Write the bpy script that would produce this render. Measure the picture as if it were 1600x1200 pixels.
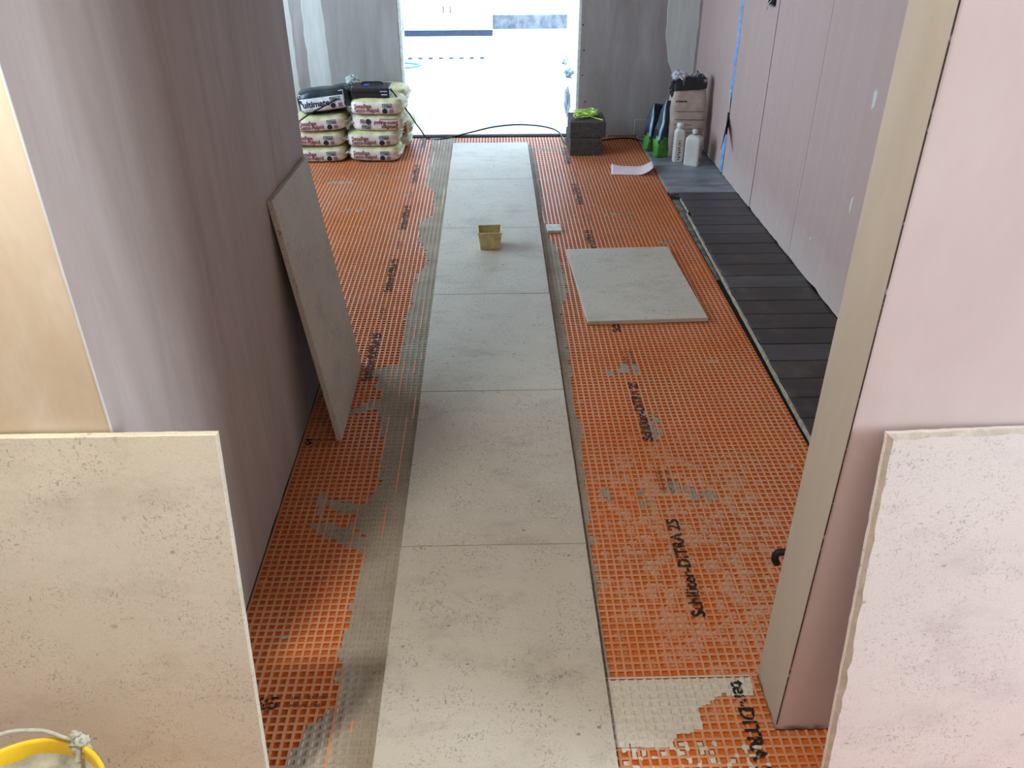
import bpy, bmesh, math, random
import numpy as np
from mathutils import Vector, Matrix, noise
random.seed(7); rng = np.random.default_rng(7)
C = bpy.context.scene.collection
for o in list(bpy.data.objects): bpy.data.objects.remove(o)
S = bpy.context.scene

# ------------------------------------------------------------------ camera
F, H, PITCH, YAW, ROLL = 1307.0, 1.776, 0.5493, 0.0224, -0.0033
cp, sp, cy, sy = math.cos(PITCH), math.sin(PITCH), math.cos(YAW), math.sin(YAW)
fwd = Vector((sy*cp, cy*cp, -sp)); rt = Vector((cy, -sy, 0)); up = rt.cross(fwd)
r2 = math.cos(ROLL)*rt + math.sin(ROLL)*up; u2 = -math.sin(ROLL)*rt + math.cos(ROLL)*up
cam = bpy.data.cameras.new('camera'); cam.sensor_width = 36; cam.lens = F/1600*36
cam.clip_start = .05; cam.clip_end = 100
co = bpy.data.objects.new('camera', cam); C.objects.link(co); S.camera = co
M = Matrix((r2, u2, -fwd)).transposed().to_4x4(); M.translation = (0, 0, H); co.matrix_world = M

# ------------------------------------------------------------------ light and exposure
S.view_settings.view_transform = 'Standard'; S.view_settings.look = 'None'
S.view_settings.gamma = 1; S.view_settings.use_curve_mapping = False
S.view_settings.exposure = 0.13
w = bpy.data.worlds.new('world'); S.world = w; w.use_nodes = True
w.node_tree.nodes['Background'].inputs[0].default_value = (.62, .78, 1, 1)
w.node_tree.nodes['Background'].inputs[1].default_value = 1.0

def area(name, loc, rot, sx, sy_, power, col, spread=180):
    l = bpy.data.lights.new(name, 'AREA'); l.shape = 'RECTANGLE'; l.size = sx; l.size_y = sy_
    l.energy = power; l.color = col; l.spread = math.radians(spread)
    o = bpy.data.objects.new(name, l); o.location = loc; o.rotation_euler = rot; C.objects.link(o); return o
PI = math.pi
# daylight through the window in the right wall of the near room
area('near_window_daylight', (4.26, .30, 1.5), (0, PI/2, 0), 1.2, 1.3, 250, (.76, .88, 1.0))
# area lights added to brighten the far room; its own windows are unseen
area('far_end_daylight_fill', (0, 11.93, 1.5), (-PI/2, 0, 0), 4.6, 1.6, 62, (.54, .76, 1.0))
area('far_overhead_daylight_fill', (0, 9.7, 2.56), (0, 0, 0), 3.6, 3.2, 440, (.54, .74, 1.0), 120)
# daylight through the window of the left alcove
area('alcove_window_daylight', (-2.72, 5.0, 1.5), (0, -PI/2, 0), 1.2, 2.2, 130, (.60, .82, 1.0))
# warm bulb hanging in the near room
b = bpy.data.lights.new('ceiling_bulb', 'POINT'); b.energy = 98; b.color = (.97, 1, .95); b.shadow_soft_size = .06
bo = bpy.data.objects.new('ceiling_bulb', b); bo.location = (-.91, .915, 2.38); C.objects.link(bo)

# ------------------------------------------------------------------ helpers
def lin(c):
    return tuple(((v/255)/12.92 if v/255 <= .04045 else ((v/255+.055)/1.055)**2.4) for v in c) + (1,)

class NM:
    """small node material builder"""
    def __init__(s, name, rough=.8, spec=.3):
        s.m = bpy.data.materials.new(name); s.m.use_nodes = True; s.t = s.m.node_tree; s.n = s.t.nodes
        s.b = s.n['Principled BSDF']; s.b.inputs['Roughness'].default_value = rough
        s.b.inputs['Specular IOR Level'].default_value = spec
        s.tc = s.n.new('ShaderNodeTexCoord'); s.co = s.tc.outputs['Object']
    def link(s, a, b): s.t.links.new(a, b)
    def col(s, c): s.b.inputs['Base Color'].default_value = lin(c)
    def jitter(s):
        oi = s.n.new('ShaderNodeObjectInfo'); mu = s.n.new('ShaderNodeVectorMath'); mu.operation = 'MULTIPLY_ADD'
        cb = s.n.new('ShaderNodeCombineXYZ')
        for k in range(3): s.link(oi.outputs['Random'], cb.inputs[k])
        s.link(cb.outputs[0], mu.inputs[0]); mu.inputs[1].default_value = (37, 23, 11); s.link(s.co, mu.inputs[2]); s.co = mu.outputs[0]
    def world(s):
        g = s.n.new('ShaderNodeNewGeometry'); s.co = g.outputs['Position']
    def noise(s, scale, detail=4, rough=.6, stretch=None, dist=0):
        n = s.n.new('ShaderNodeTexNoise'); n.inputs['Scale'].default_value = scale
        n.inputs['Detail'].default_value = detail; n.inputs['Roughness'].default_value = rough; n.inputs['Distortion'].default_value = dist
        v = s.co
        if stretch:
            mp = s.n.new('ShaderNodeMapping'); mp.inputs['Scale'].default_value = stretch; s.link(v, mp.inputs[0]); v = mp.outputs[0]
        s.link(v, n.inputs['Vector']); return n.outputs['Fac']
    def voro(s, scale, stretch=None, rot=None, rnd=1):
        n = s.n.new('ShaderNodeTexVoronoi'); n.inputs['Scale'].default_value = scale; n.inputs['Randomness'].default_value = rnd
        v = s.co
        if stretch or rot:
            mp = s.n.new('ShaderNodeMapping'); mp.inputs['Scale'].default_value = stretch or (1, 1, 1)
            if rot: mp.inputs['Rotation'].default_value = rot
            s.link(v, mp.inputs[0]); v = mp.outputs[0]
        s.link(v, n.inputs['Vector']); return n
    def ramp(s, f, stops):
        r = s.n.new('ShaderNodeValToRGB'); e = r.color_ramp.elements
        while len(e) < len(stops): e.new(.5)
        for k, (p, c) in enumerate(stops):
            e[k].position = p; e[k].color = c if len(c) == 4 else (lin(c))
        s.link(f, r.inputs[0]); return r.outputs[0]
    def bw(s, f, a, b_):  # 0..1 mask from a to b
        n = s.n.new('ShaderNodeMapRange'); n.inputs[1].default_value = a; n.inputs[2].default_value = b_
        n.clamp = True; s.link(f, n.inputs[0]); return n.outputs[0]
    def mul(s, a, b_, op='MULTIPLY'):
        n = s.n.new('ShaderNodeMath'); n.operation = op
        for k, v in enumerate((a, b_)):
            if isinstance(v, (int, float)): n.inputs[k].default_value = v
            else: s.link(v, n.inputs[k])
        return n.outputs[0]
    def mix(s, f, a, b_, mode='MIX'):
        n = s.n.new('ShaderNodeMix'); n.data_type = 'RGBA'; n.blend_type = mode
        for sock, v in ((n.inputs[0], f), (n.inputs[6], a), (n.inputs[7], b_)):
            if isinstance(v, (int, float)): sock.default_value = v
            elif isinstance(v, tuple): sock.default_value = v if len(v) == 4 else lin(v)
            else: s.link(v, sock)
        return n.outputs[2]
    def sep(s, k):
        n = s.n.new('ShaderNodeSeparateXYZ'); s.link(s.co, n.inputs[0]); return n.outputs[k]
    def base(s, c): s.link(c, s.b.inputs['Base Color'])
    def bump(s, f, st=.3, d=.002):
        n = s.n.new('ShaderNodeBump'); n.inputs['Strength'].default_value = st; n.inputs['Distance'].default_value = d
        s.link(f, n.inputs['Height']); s.link(n.outputs[0], s.b.inputs['Normal'])
    def alpha(s, f): s.link(f, s.b.inputs['Alpha'])

def plain(name, c, rough=.7, spec=.3, var=.06, scale=30, bump=.15):
    a = NM(name, rough, spec); n = a.noise(scale, 5)
    d = tuple(max(0, v*(1-var*2)) for v in c); e = tuple(min(255, v*(1+var)) for v in c)
    a.base(a.ramp(n, [(.3, d), (.7, e)])); a.bump(n, bump, .001); return a.m

def mk(name, verts, faces, mats, parent=None, fm=None, smooth=False, kind=None):
    me = bpy.data.meshes.new(name); me.from_pydata([tuple(v) for v in verts], [], [tuple(f) for f in faces])
    for m in (mats if isinstance(mats, (list, tuple)) else [mats]): me.materials.append(m)
    if fm is not None: me.polygons.foreach_set('material_index', list(fm))
    if smooth: me.polygons.foreach_set('use_smooth', [True]*len(faces))
    me.update()
    o = bpy.data.objects.new(name, me); C.objects.link(o)
    if parent: o.parent = parent
    if kind: o['kind'] = kind
    return o
def mkbm(name, bm, mats, parent=None, smooth=False, kind=None):
    bmesh.ops.recalc_face_normals(bm, faces=bm.faces)
    me = bpy.data.meshes.new(name); bm.to_mesh(me); bm.free()
    for m in (mats if isinstance(mats, (list, tuple)) else [mats]): me.materials.append(m)
    if smooth: me.polygons.foreach_set('use_smooth', [True]*len(me.polygons))
    o = bpy.data.objects.new(name, me); C.objects.link(o)
    if parent: o.parent = parent
    if kind: o['kind'] = kind
    return o
def tag(o, label, cat, group=None):
    o['label'] = label; o['category'] = cat
    if group: o['group'] = group
    return o
def empty(name, loc, label, cat, group=None, rz=0):
    o = bpy.data.objects.new(name, None); o.location = loc; o.rotation_euler = (0, 0, rz); o.empty_display_size = .1
    C.objects.link(o); return tag(o, label, cat, group)
def bbox(bm, x0, x1, y0, y1, z0, z1, bev=0, seg=1):
    r = bmesh.ops.create_cube(bm, size=1)
    for v in r['verts']:
        v.co = Vector(((x0+x1)/2+v.co.x*(x1-x0), (y0+y1)/2+v.co.y*(y1-y0), (z0+z1)/2+v.co.z*(z1-z0)))
    if bev:
        es = list({e for v in r['verts'] for e in v.link_edges})
        bmesh.ops.bevel(bm, geom=es, offset=bev, segments=seg, affect='EDGES', profile=.5)
def box(name, x0, x1, y0, y1, z0, z1, mat, parent=None, bev=0, seg=1, kind=None):
    bm = bmesh.new(); bbox(bm, x0, x1, y0, y1, z0, z1, bev, seg); return mkbm(name, bm, mat, parent, kind=kind)
def tube(name, pts, r, mat, parent=None, n=8, smooth_sub=6, kind=None):
    P = [Vector(p) for p in pts]; Q = []
    for i in range(len(P)-1):
        a = P[max(i-1, 0)]; b_ = P[i]; c = P[i+1]; d = P[min(i+2, len(P)-1)]
        for k in range(smooth_sub):
            t = k/smooth_sub
            Q.append(.5*((2*b_)+(c-a)*t+(2*a-5*b_+4*c-d)*t*t+(-a+3*b_-3*c+d)*t**3))
    Q.append(P[-1]); V = []; Fc = []; prev = Vector((0, 0, 1))
    for i, q in enumerate(Q):
        t = (Q[min(i+1, len(Q)-1)]-Q[max(i-1, 0)]).normalized()
        s = t.cross(prev)
        if s.length < .05: s = t.cross(Vector((1, 0, 0)))
        s.normalize(); u = s.cross(t).normalized()
        for k in range(n):
            a = 2*PI*k/n; V.append(q+r*(math.cos(a)*s+math.sin(a)*u))
    for i in range(len(Q)-1):
        for k in range(n):
            Fc.append((i*n+k, i*n+(k+1) % n, (i+1)*n+(k+1) % n, (i+1)*n+k))
    Fc.append(tuple(range(n))[::-1]); Fc.append(tuple(range((len(Q)-1)*n, len(Q)*n)))
    return mk(name, V, Fc, mat, parent, smooth=True, kind=kind)
def lathe(name, prof, mat, parent=None, n=32, loc=(0, 0, 0), cap=True):
    V = []; Fc = []
    for r, z in prof:
        for k in range(n):
            a = 2*PI*k/n; V.append((loc[0]+r*math.cos(a), loc[1]+r*math.sin(a), loc[2]+z))
    for i in range(len(prof)-1):
        for k in range(n): Fc.append((i*n+k, i*n+(k+1) % n, (i+1)*n+(k+1) % n, (i+1)*n+k))
    if cap:
        Fc.append(tuple(range(n))[::-1]); Fc.append(tuple(range((len(prof)-1)*n, len(prof)*n)))
    return mk(name, V, Fc, mat, parent, smooth=True)

_dg = None
def textmesh(txt, size, align='LEFT', bold=.0):
    cu = bpy.data.curves.new('t', 'FONT'); cu.body = txt; cu.size = size; cu.align_x = align; cu.offset = bold; cu.resolution_u = 3
    o = bpy.data.objects.new('t', cu); C.objects.link(o)
    dg = bpy.context.evaluated_depsgraph_get(); dg.update()
    me = bpy.data.meshes.new_from_object(o.evaluated_get(dg))
    V = [v.co.copy() for v in me.vertices]; Fc = [tuple(p.vertices) for p in me.polygons]
    bpy.data.objects.remove(o); bpy.data.curves.remove(cu); bpy.data.meshes.remove(me)
    return V, Fc
def join(parts):
    V = []; Fc = []; fm = []
    for k, (v, f) in enumerate(parts):
        n = len(V); V += v; Fc += [tuple(i+n for i in q) for q in f]; fm += [k]*len(f)
    return V, Fc, fm
def rect(x0, x1, y0, y1, nx=1, ny=1):
    V = [Vector((x0+(x1-x0)*i/nx, y0+(y1-y0)*j/ny, 0)) for j in range(ny+1) for i in range(nx+1)]
    return V, [(j*(nx+1)+i, j*(nx+1)+i+1, (j+1)*(nx+1)+i+1, (j+1)*(nx+1)+i) for j in range(ny) for i in range(nx)]
def disc(cx, cy_, r, n=16, r0=0):
    if not r0: return [Vector((cx+r*math.cos(2*PI*k/n), cy_+r*math.sin(2*PI*k/n), 0)) for k in range(n)], [tuple(range(n))]
def frame(x0, x1, y0, y1, t):
    return join([rect(x0, x1, y1-t, y1), rect(x0, x1, y0, y0+t), rect(x0, x0+t, y0+t, y1-t), rect(x1-t, x1, y0+t, y1-t)])[:2]
def N3(x, y, z=0): return noise.noise(Vector((x, y, z)))

ZM = -.024      # top of the membrane; z = 0 is the top of the laid tiles

# ------------------------------------------------------------------ materials
def plaster(name, dark, mid, light, streak=(6, 6, 1.1), rough=.75, fine=.12, bump=.35):
    a = NM(name, rough, .25)
    n1 = a.noise(1.6, 5, .6, streak, .6); n2 = a.noise(9, 4, .7, (1, 1, .25)); n3 = a.noise(120, 2)
    c = a.ramp(n1, [(.32, dark), (.5, mid), (.68, light)])
    c = a.mix(a.mul(a.bw(n2, .5, .75), fine*2.5), c, light)
    c = a.mix(a.mul(a.bw(n2, .5, .28), fine*2), c, dark)
    a.base(c); a.bump(a.mul(a.mul(n2, 1.0), a.mul(n3, .15), 'ADD'), bump, .003); return a.m
M_left = plaster('plaster_skim_brown', (164, 150, 142), (172, 158, 151), (180, 168, 162), (5, 5, .7), fine=.07)
M_reveal = plaster('plaster_skim_buff', (190, 168, 138), (200, 181, 155), (212, 198, 178), (2.5, 2.5, 1.2), fine=.25)
M_jamb = plaster('plaster_skim_beige', (168, 157, 142), (175, 164, 151), (182, 172, 160), (2, 2, .6), bump=.15)
M_rwall = plaster('plaster_skim_pink', (208, 189, 183), (214, 196, 191), (219, 203, 199), (2, 2, 1), bump=.2)
M_back = plaster('plaster_back_wall', (144, 136, 132), (156, 149, 147), (168, 162, 160), (4, 4, .8))
M_white_wall = plain('far_room_white_plaster', (225, 225, 222), .8)
M_ceil = plain('ceiling_plaster', (172, 164, 156), .9)
M_patchpl = plaster('pale_filler_plaster', (186, 184, 178), (198, 197, 192), (208, 208, 204), (6, 6, 1))
M_black = plain('black_shadow_gap', (22, 20, 19), .9)

a = NM('pink_plasterboard', .75, .25)
n1 = a.noise(2, 6, .7, (1, 9, .25)); n2 = a.noise(60, 3, .6, (1, 3, .2))
c = a.ramp(n1, [(.2, (176, 150, 144)), (.8, (184, 158, 152))])
sc = a.bw(a.noise(30, 2, .5, (1, 6, .7)), .70, .75); c = a.mix(a.mul(sc, .55), c, (222, 208, 200))
dust = a.bw(a.mul(a.sep(2), a.mul(a.noise(7, 3), .25), 'SUBTRACT'), .12, -.12)
c = a.mix(a.mul(dust, .45), c, (205, 190, 180))
a.base(c); a.bump(n2, .15, .001); M_board = a.m

def limestone(name, base, lite, fleck, amount=1.0):
    a = NM(name, .62, .35); a.jitter()
    n1 = a.noise(2.2, 5, .6); n2 = a.noise(9, 5, .65)
    c = a.ramp(n1, [(.3, base), (.72, lite)])
    pat = a.mul(a.bw(n2, .38, .58), .9)                      # where flecks gather
    small = a.mul(a.mul(a.bw(a.noise(105, 2, .55, (1, 2.1, 1), 1.2), .60, .67), a.bw(a.noise(85, 2, .5, (2.0, 1, 1), 1.0), .61, .67), 'MAXIMUM'), pat)
    c = a.mix(a.mul(small, .75*amount), c, fleck)
    v2 = a.voro(17, (1, 1.4, 1), (0, 0, -.6)); s2 = a.n.new('ShaderNodeSeparateColor'); a.link(v2.outputs['Color'], s2.inputs[0])
    big = a.mul(a.bw(a.mul(v2.outputs['Distance'], a.mul(a.noise(60, 2), .16), 'ADD'), .20, .17), a.bw(s2.outputs[1], .80, .84)); c = a.mix(a.mul(big, .7*amount), c, fleck)
    v3 = a.voro(60, (1.6, 1, 1)); s3 = a.n.new('ShaderNodeSeparateColor'); a.link(v3.outputs['Color'], s3.inputs[0])
    wh = a.mul(a.bw(v3.outputs['Distance'], .22, .14), a.bw(s3.outputs[2], .86, .9)); c = a.mix(a.mul(wh, .5), c, (236, 230, 216))
    cl = a.bw(a.noise(4, 5, .7, (1, 1.8, 1)), .52, .72); c = a.mix(a.mul(cl, .30*amount), c, fleck)
    g = a.noise(240, 3, .7); c = a.mix(a.mul(a.bw(g, .5, .68), .16), c, (118, 104, 90))
    a.base(c); a.bump(n2, .08, .001); return a.m
M_stone = limestone('limestone_tile', (182, 171, 154), (195, 186, 171), (112, 98, 86))
M_stone_warm = limestone('limestone_tile_cream', (198, 187, 166), (209, 199, 180), (132, 118, 102), .9)
M_stone_pale = limestone('limestone_tile_pale', (220, 209, 203), (229, 220, 214), (150, 140, 140), .8)
M_riven = plain('riven_stone_edge', (192, 181, 164), .9, .2, .05, 40, .6)

# orange membrane
a = NM('orange_membrane', .42, .4); a.world()
n1 = a.noise(2.5, 4); n2 = a.noise(70, 3, .7)
c = a.ramp(n1, [(.3, (194, 118, 70)), (.7, (204, 130, 80))])
film = a.bw(a.noise(1.5, 6, .7), .34, .64)
c = a.mix(a.mul(film, .52), c, (200, 170, 146)); c = a.mix(a.mul(a.bw(n2, .6, .75), .35), c, (214, 178, 146))
a.base(c); M_orange_top = a.m
a = NM('orange_membrane_cavity', .5, .3); a.world()
n1 = a.noise(2.5, 4)
c = a.ramp(n1, [(.3, (190, 96, 36)), (.7, (204, 110, 46))])
vx = a.voro(42.5, None, None, .1); sx = a.n.new('ShaderNodeSeparateColor'); a.link(vx.outputs['Color'], sx.inputs[0])
# splashes of dried adhesive near the right jamb and the odd crumb elsewhere
x_, y_ = a.sep(0), a.sep(1)
d1 = a.mul(a.mul(a.mul(x_, -.62, 'ADD'), a.mul(x_, -.62, 'ADD')), a.mul(a.mul(a.mul(y_, -1.95, 'ADD'), a.mul(y_, -1.95, 'ADD')), .35), 'ADD')
near = a.bw(d1, .20, .03)
th = a.mul(sx.outputs[0], a.mul(a.noise(4, 4), .5), 'ADD')
msk = a.mul(a.bw(a.mul(th, a.mul(near, .35), 'ADD'), 1.12, 1.18), near); msk2 = a.bw(th, 1.26, 1.3)
c = a.mix(a.mul(a.mul(msk, msk2, 'MAXIMUM'), .75), c, (206, 176, 152))
a.base(c); M_orange_cav = a.m
a = NM('grey_adhesive', .85, .2); a.world(); n1 = a.noise(6, 5, .6); n2 = a.noise(90, 4, .7)
c = a.ramp(n1, [(.3, (142, 128, 110)), (.7, (164, 151, 134))]); c = a.mix(a.mul(a.bw(n2, .5, .7), .35), c, (182, 172, 156))
a.base(c); a.bump(n2, .5, .001); M_mortar = a.m
a = NM('pale_adhesive', .85, .2); a.world(); n2 = a.noise(90, 4, .7)
c = a.ramp(n2, [(.3, (188, 176, 158)), (.7, (212, 203, 188))]); a.base(c); a.bump(n2, .4, .001); M_mortar_pale = a.m
a = NM('worn_black_print', .6, .3); a.world(); a.col((30, 22, 18)); a.alpha(a.bw(a.noise(75, 3, .6), .36, .46)); M_print = a.m

a = NM('slate_dark_floorboard', .40, .5); a.jitter()
n1 = a.noise(3, 5, .6, (1, 5, 1)); n2 = a.noise(10, 5, .7, (1, 7, 1)); n3 = a.noise(5.5, 5, .7)
c = a.ramp(n1, [(.3, (30, 26, 26)), (.7, (48, 42, 41))]); c = a.mix(a.mul(a.bw(n3, .5, .7), .55), c, (96, 82, 76))
c = a.mix(a.mul(a.bw(n2, .62, .75), .3), c, (134, 122, 114))
a.base(c); a.bump(n2, .12, .0006); M_dark = a.m
M_screed = plain('cement_screed', (120, 112, 102), .9, .2, .12, 12)
M_edge = plain('pale_edge_trim', (170, 158, 140), .7, .3, .12, 40)
M_gapfill = plain('grey_edge_mortar', (112, 108, 100), .9, .2, .2, 25, .6)

# ------------------------------------------------------------------ structure: walls, ceiling
def st(o): o['kind'] = 'structure'; return o
CE = 2.45
def wall_poly(name, pts, z0, z1, mat, jag=0, mats=None):
    """closed prism from plan polygon; bottom edge can be ragged"""
    n = len(pts); P = []
    for i in range(n):
        p, q = Vector(pts[i]+(0,)), Vector(pts[(i+1) % n]+(0,))
        k = max(1, int((q-p).length/.04)) if jag else 1
        P += [p+(q-p)*j/k for j in range(k)]
    m = len(P); V = [(p.x, p.y, z0+(jag*abs(N3(p.x*9, p.y*9, 3))*2 if jag else 0)) for p in P]
    V += [(p.x, p.y, z1) for p in P]
    Fc = [(i, (i+1) % m, m+(i+1) % m, m+i) for i in range(m)]+[tuple(range(m))[::-1], tuple(range(m, 2*m))]
    return st(mk(name, V, Fc, mat))
XL, XR = -.722, .672
# left corridor wall: long brown face, buff face towards the camera
V = []; 
wl = wall_poly('wall_left', [(XL, 1.31), (XL, 3.20), (-2.68, 3.20), (-2.68, 1.45), (-3.0, 1.45), (-3.0, 1.31)], -.014, CE, [M_left, M_reveal], .013)
me = wl.data
for p in me.polygons:
    if p.normal.y < -.9: p.material_index = 1
box('corner_bead', XL-.003, XL+.001, 1.3093, 1.313, .0, CE, M_patchpl, wl, .0008)
# end of left room
for nm, y0_, y1_, z0_, z1_ in (('wall_alcove', 3.2, 3.9, -.03, CE), ('wall_alcove_far_pier', 6.1, 6.84, -.03, CE), ('wall_alcove_sill', 3.9, 6.1, -.03, .88), ('wall_alcove_lintel', 3.9, 6.1, 2.12, CE)):
    st(box(nm, -2.68, -2.58, y0_, y1_, z0_, z1_, M_back))
bm = bmesh.new()
for (ya, yb_, za, zb_) in ((3.9, 3.95, .88, 2.12), (6.05, 6.1, .88, 2.12), (4.97, 5.03, .93, 2.07), (3.95, 6.05, .88, .93), (3.95, 6.05, 2.07, 2.12)): bbox(bm, -2.65, -2.60, ya, yb_, za, zb_, .004)
st(mkbm('window_2', bm, plain('alcove_window_paint', (225, 225, 222), .4)))
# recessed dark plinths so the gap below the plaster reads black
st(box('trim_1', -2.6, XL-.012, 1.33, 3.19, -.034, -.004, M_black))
# right front wall with the door jamb
wr = wall_poly('wall_right_front', [(XR, 1.292), (4.2, 1.292), (4.2, 1.452), (XR, 1.452)], -.022, CE, [M_rwall, M_jamb], .006)
for p in wr.data.polygons:
    if p.normal.x < -.9: p.material_index = 1
a = NM('grimy_base', .9, .2); a.world(); n = a.noise(14, 5, .7)
g = a.bw(a.mul(a.sep(2), a.mul(n, -.075), 'ADD'), -.038, -.062)
a.col((74, 62, 50)); a.alpha(a.mul(g, .8)); M_grime = a.m
mk('jamb_base_grime', [(XR-.001, 1.2912, -.021), (1.0, 1.2912, -.021), (1.0, 1.2912, .06), (XR-.001, 1.2912, .06)], [(0, 1, 2, 3)], M_grime, wr)
mk('jamb_side_grime', [(XR-.001, 1.291, -.021), (XR-.001, 1.291, .06), (XR-.001, 1.452, .06), (XR-.001, 1.452, -.021)], [(0, 1, 2, 3)], M_grime, wr)
a = NM('edge_crack_line', .9, .1); a.world(); a.col((70, 58, 48)); n = a.noise(26, 3, .6); a.alpha(a.bw(n, .30, .44)); M_crack = a.m
box('corner_bead', XR-.0008, XR+.0012, 1.2908, 1.2935, .0, CE, M_crack, wr)
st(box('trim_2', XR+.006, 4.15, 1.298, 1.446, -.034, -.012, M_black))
tube('cable_stub', [(.69, 1.475, .392), (.668, 1.480, .385), (.664, 1.482, .365), (.672, 1.48, .350)], .009, plain('black_rubber', (18, 17, 17), .6), wr)
# right corridor wall of plasterboards
seams = [1.452, 2.62, 4.205, 4.975, 5.668, 6.72]
wrc = wall_poly('wall_right', [(1.612, 1.452), (1.70, 1.452), (1.70, 6.72), (1.612, 6.72)], -.03, CE, M_black)
gaps = [.0, .0015, .0018, .006, .011]
def XW(y): return 1.605 - .030*max(0, (y-3.4)/3.3)
for k in range(5):
    y0, y1 = seams[k]+gaps[k], seams[k+1]-(.0 if k == 4 else gaps[k+1])
    nn = 26; V = []; 
    for j in range(nn+1):
        y = y0+(y1-y0)*j/nn; zb = -.012+.012*abs(N3(y*11, 1, 5))*2
        V += [(XW(y), y, zb), (1.64, y, zb), (1.64, y, CE), (XW(y), y, CE)]
    Fc = [(0, 1, 2, 3), tuple(nn*4+i for i in (3, 2, 1, 0))]
    for j in range(nn):
        o4 = j*4
        for i in range(4): Fc.append((o4+i, o4+(i+1) % 4+0, o4+4+(i+1) % 4, o4+4+i))
    bm = bmesh.new(); vs = [bm.verts.new(v) for v in V]
    for f in Fc: bm.faces.new([vs[i] for i in f])
    mkbm('plasterboard_panel', bm, M_board, wrc)
def blob(name, y, z, wy, hz, mat, parent, x, seed=0, flip=False, th=.003):
    n = 22; ring = []
    for k in range(n):
        t = 2*PI*k/n; r = 1+.38*N3(math.cos(t)*1.6, math.sin(t)*1.6, seed)*1.6
        ring.append((wy*r*math.cos(t), hz*r*math.sin(t)))
    V = [(x, y+p, z+q) for p, q in ring]+[(x-th, y+p*.85, z+q*.9) for p, q in ring]
    Fc = [(k, (k+1) % n, n+(k+1) % n, n+k) for k in range(n)]+[tuple(range(n, 2*n))]
    return mk(name, V, Fc, mat, parent)
blob('filler_patch', 3.57, .965, .020, .038, M_patchpl, wrc, XW(3.57), 3)
blob('filler_patch', 3.575, .50, .013, .036, M_patchpl, wrc, XW(3.57), 8)
blob('screw_filler', 4.35, .13, .008, .010, M_patchpl, wrc, XW(4.3), 1)
blob('screw_filler', 3.95, .19, .008, .010, M_patchpl, wrc, XW(3.9), 2)

# back wall with the wide opening
YB = 6.72; OXL, OXR = -.69, .678
bw = wall_poly('wall_back', [(-2.68, YB), (OXL, YB), (OXL, YB+.12), (-2.68, YB+.12)], -.03, CE, M_back, .008)
bw2 = wall_poly('wall_back_right', [(OXR, YB), (1.72, YB), (1.72, YB+.12), (OXR, YB+.12)], -.03, CE, M_back, .008)
st(box('wall_back_header', OXL, OXR, YB, YB+.12, 2.1, CE, M_back))
def vpatch(name, edgeL, edgeR, y, mat, parent, z0, z1):
    n = 40; V = []
    for j in range(n+1):
        z = z0+(z1-z0)*j/n
        xl = edgeL(z)+.012*N3(z*9, 0, 1)+.006*N3(z*30, 0, 2); xr = edgeR(z)+.012*N3(z*8, 0, 7)+.006*N3(z*30, 0, 9)
        V += [(xl, y, z), (xr, y, z), (xl+.004, y-.002, z), (xr-.004, y-.002, z)]
    Fc = []
    for j in range(n):
        a_ = 4*j; Fc += [(a_+2, a_+3, a_+7, a_+6), (a_, a_+2, a_+6, a_+4), (a_+3, a_+1, a_+5, a_+7)]
    mk(name, V, Fc, mat, parent)
vpatch('pale_plaster_patch', lambda z: -1.66, lambda z: -1.475, YB, M_patchpl, bw, .1, CE)
vpatch('pale_plaster_patch', lambda z: -1.39, lambda z: -1.215-.02*z, YB, M_patchpl, bw, .1, CE)
vpatch('pale_plaster_patch', lambda z: 1.40 if z < .45 else 1.29+.012/(z-.35), lambda z: 1.56, YB, M_patchpl, bw2, .38, CE)
box('blank_socket_patch', 1.128, 1.226, YB-.012, YB, -.02, .105, M_back, bw2, .004)
for (x, z) in ((.70, .44), (.705, .62), (.73, .24), (.69, .80)): blob_o = mk('screw_hole', [(x-.004, YB-.0012, z-.006), (x+.004, YB-.0012, z-.006), (x+.005, YB-.0012, z+.005), (x-.003, YB-.0012, z+.007)], [(0, 1, 2, 3)], M_black, bw2)
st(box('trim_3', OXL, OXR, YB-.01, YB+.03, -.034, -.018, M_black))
for k, (x0, x1, s) in enumerate(((OXL-.001, OXL+.02, 1), (OXR-.02, OXR+.001, 1))):
    st(box('trim_%d' % (4+k), x0, x1, YB+.004, YB+.122, -.02, 2.1, M_white_wall, None, .002))

# ceiling
st(box('ceiling', -3.0, 4.3, -2.6, YB+.12, CE, CE+.08, M_ceil))
# near room shell behind the camera
st(box('wall_near_left', -3.1, -3.0, -2.6, 1.45, -.03, CE, M_rwall))
st(box('wall_near_back', -3.1, 4.3, -2.7, -2.6, -.03, CE, M_rwall))
st(box('wall_near_right', 4.2, 4.3, -2.6, -.37, -.03, CE, M_rwall))
st(box('wall_near_right_pier', 4.2, 4.3, .97, 1.452, -.03, CE, M_rwall))
st(box('wall_near_right_sill', 4.2, 4.3, -.37, .97, -.03, .88, M_rwall))
st(box('wall_near_right_lintel', 4.2, 4.3, -.37, .97, 2.12, CE, M_rwall))
bm = bmesh.new()
for (y0, y1, z0, z1) in ((-.37, -.32, .88, 2.12), (.92, .97, .88, 2.12), (.27, .32, .93, 2.07), (-.32, .92, .88, .93), (-.32, .92, 2.07, 2.12)): bbox(bm, 4.22, 4.25, y0, y1, z0, z1, .004)
st(mkbm('window_1', bm, plain('white_window_paint', (225, 225, 222), .4)))

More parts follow.
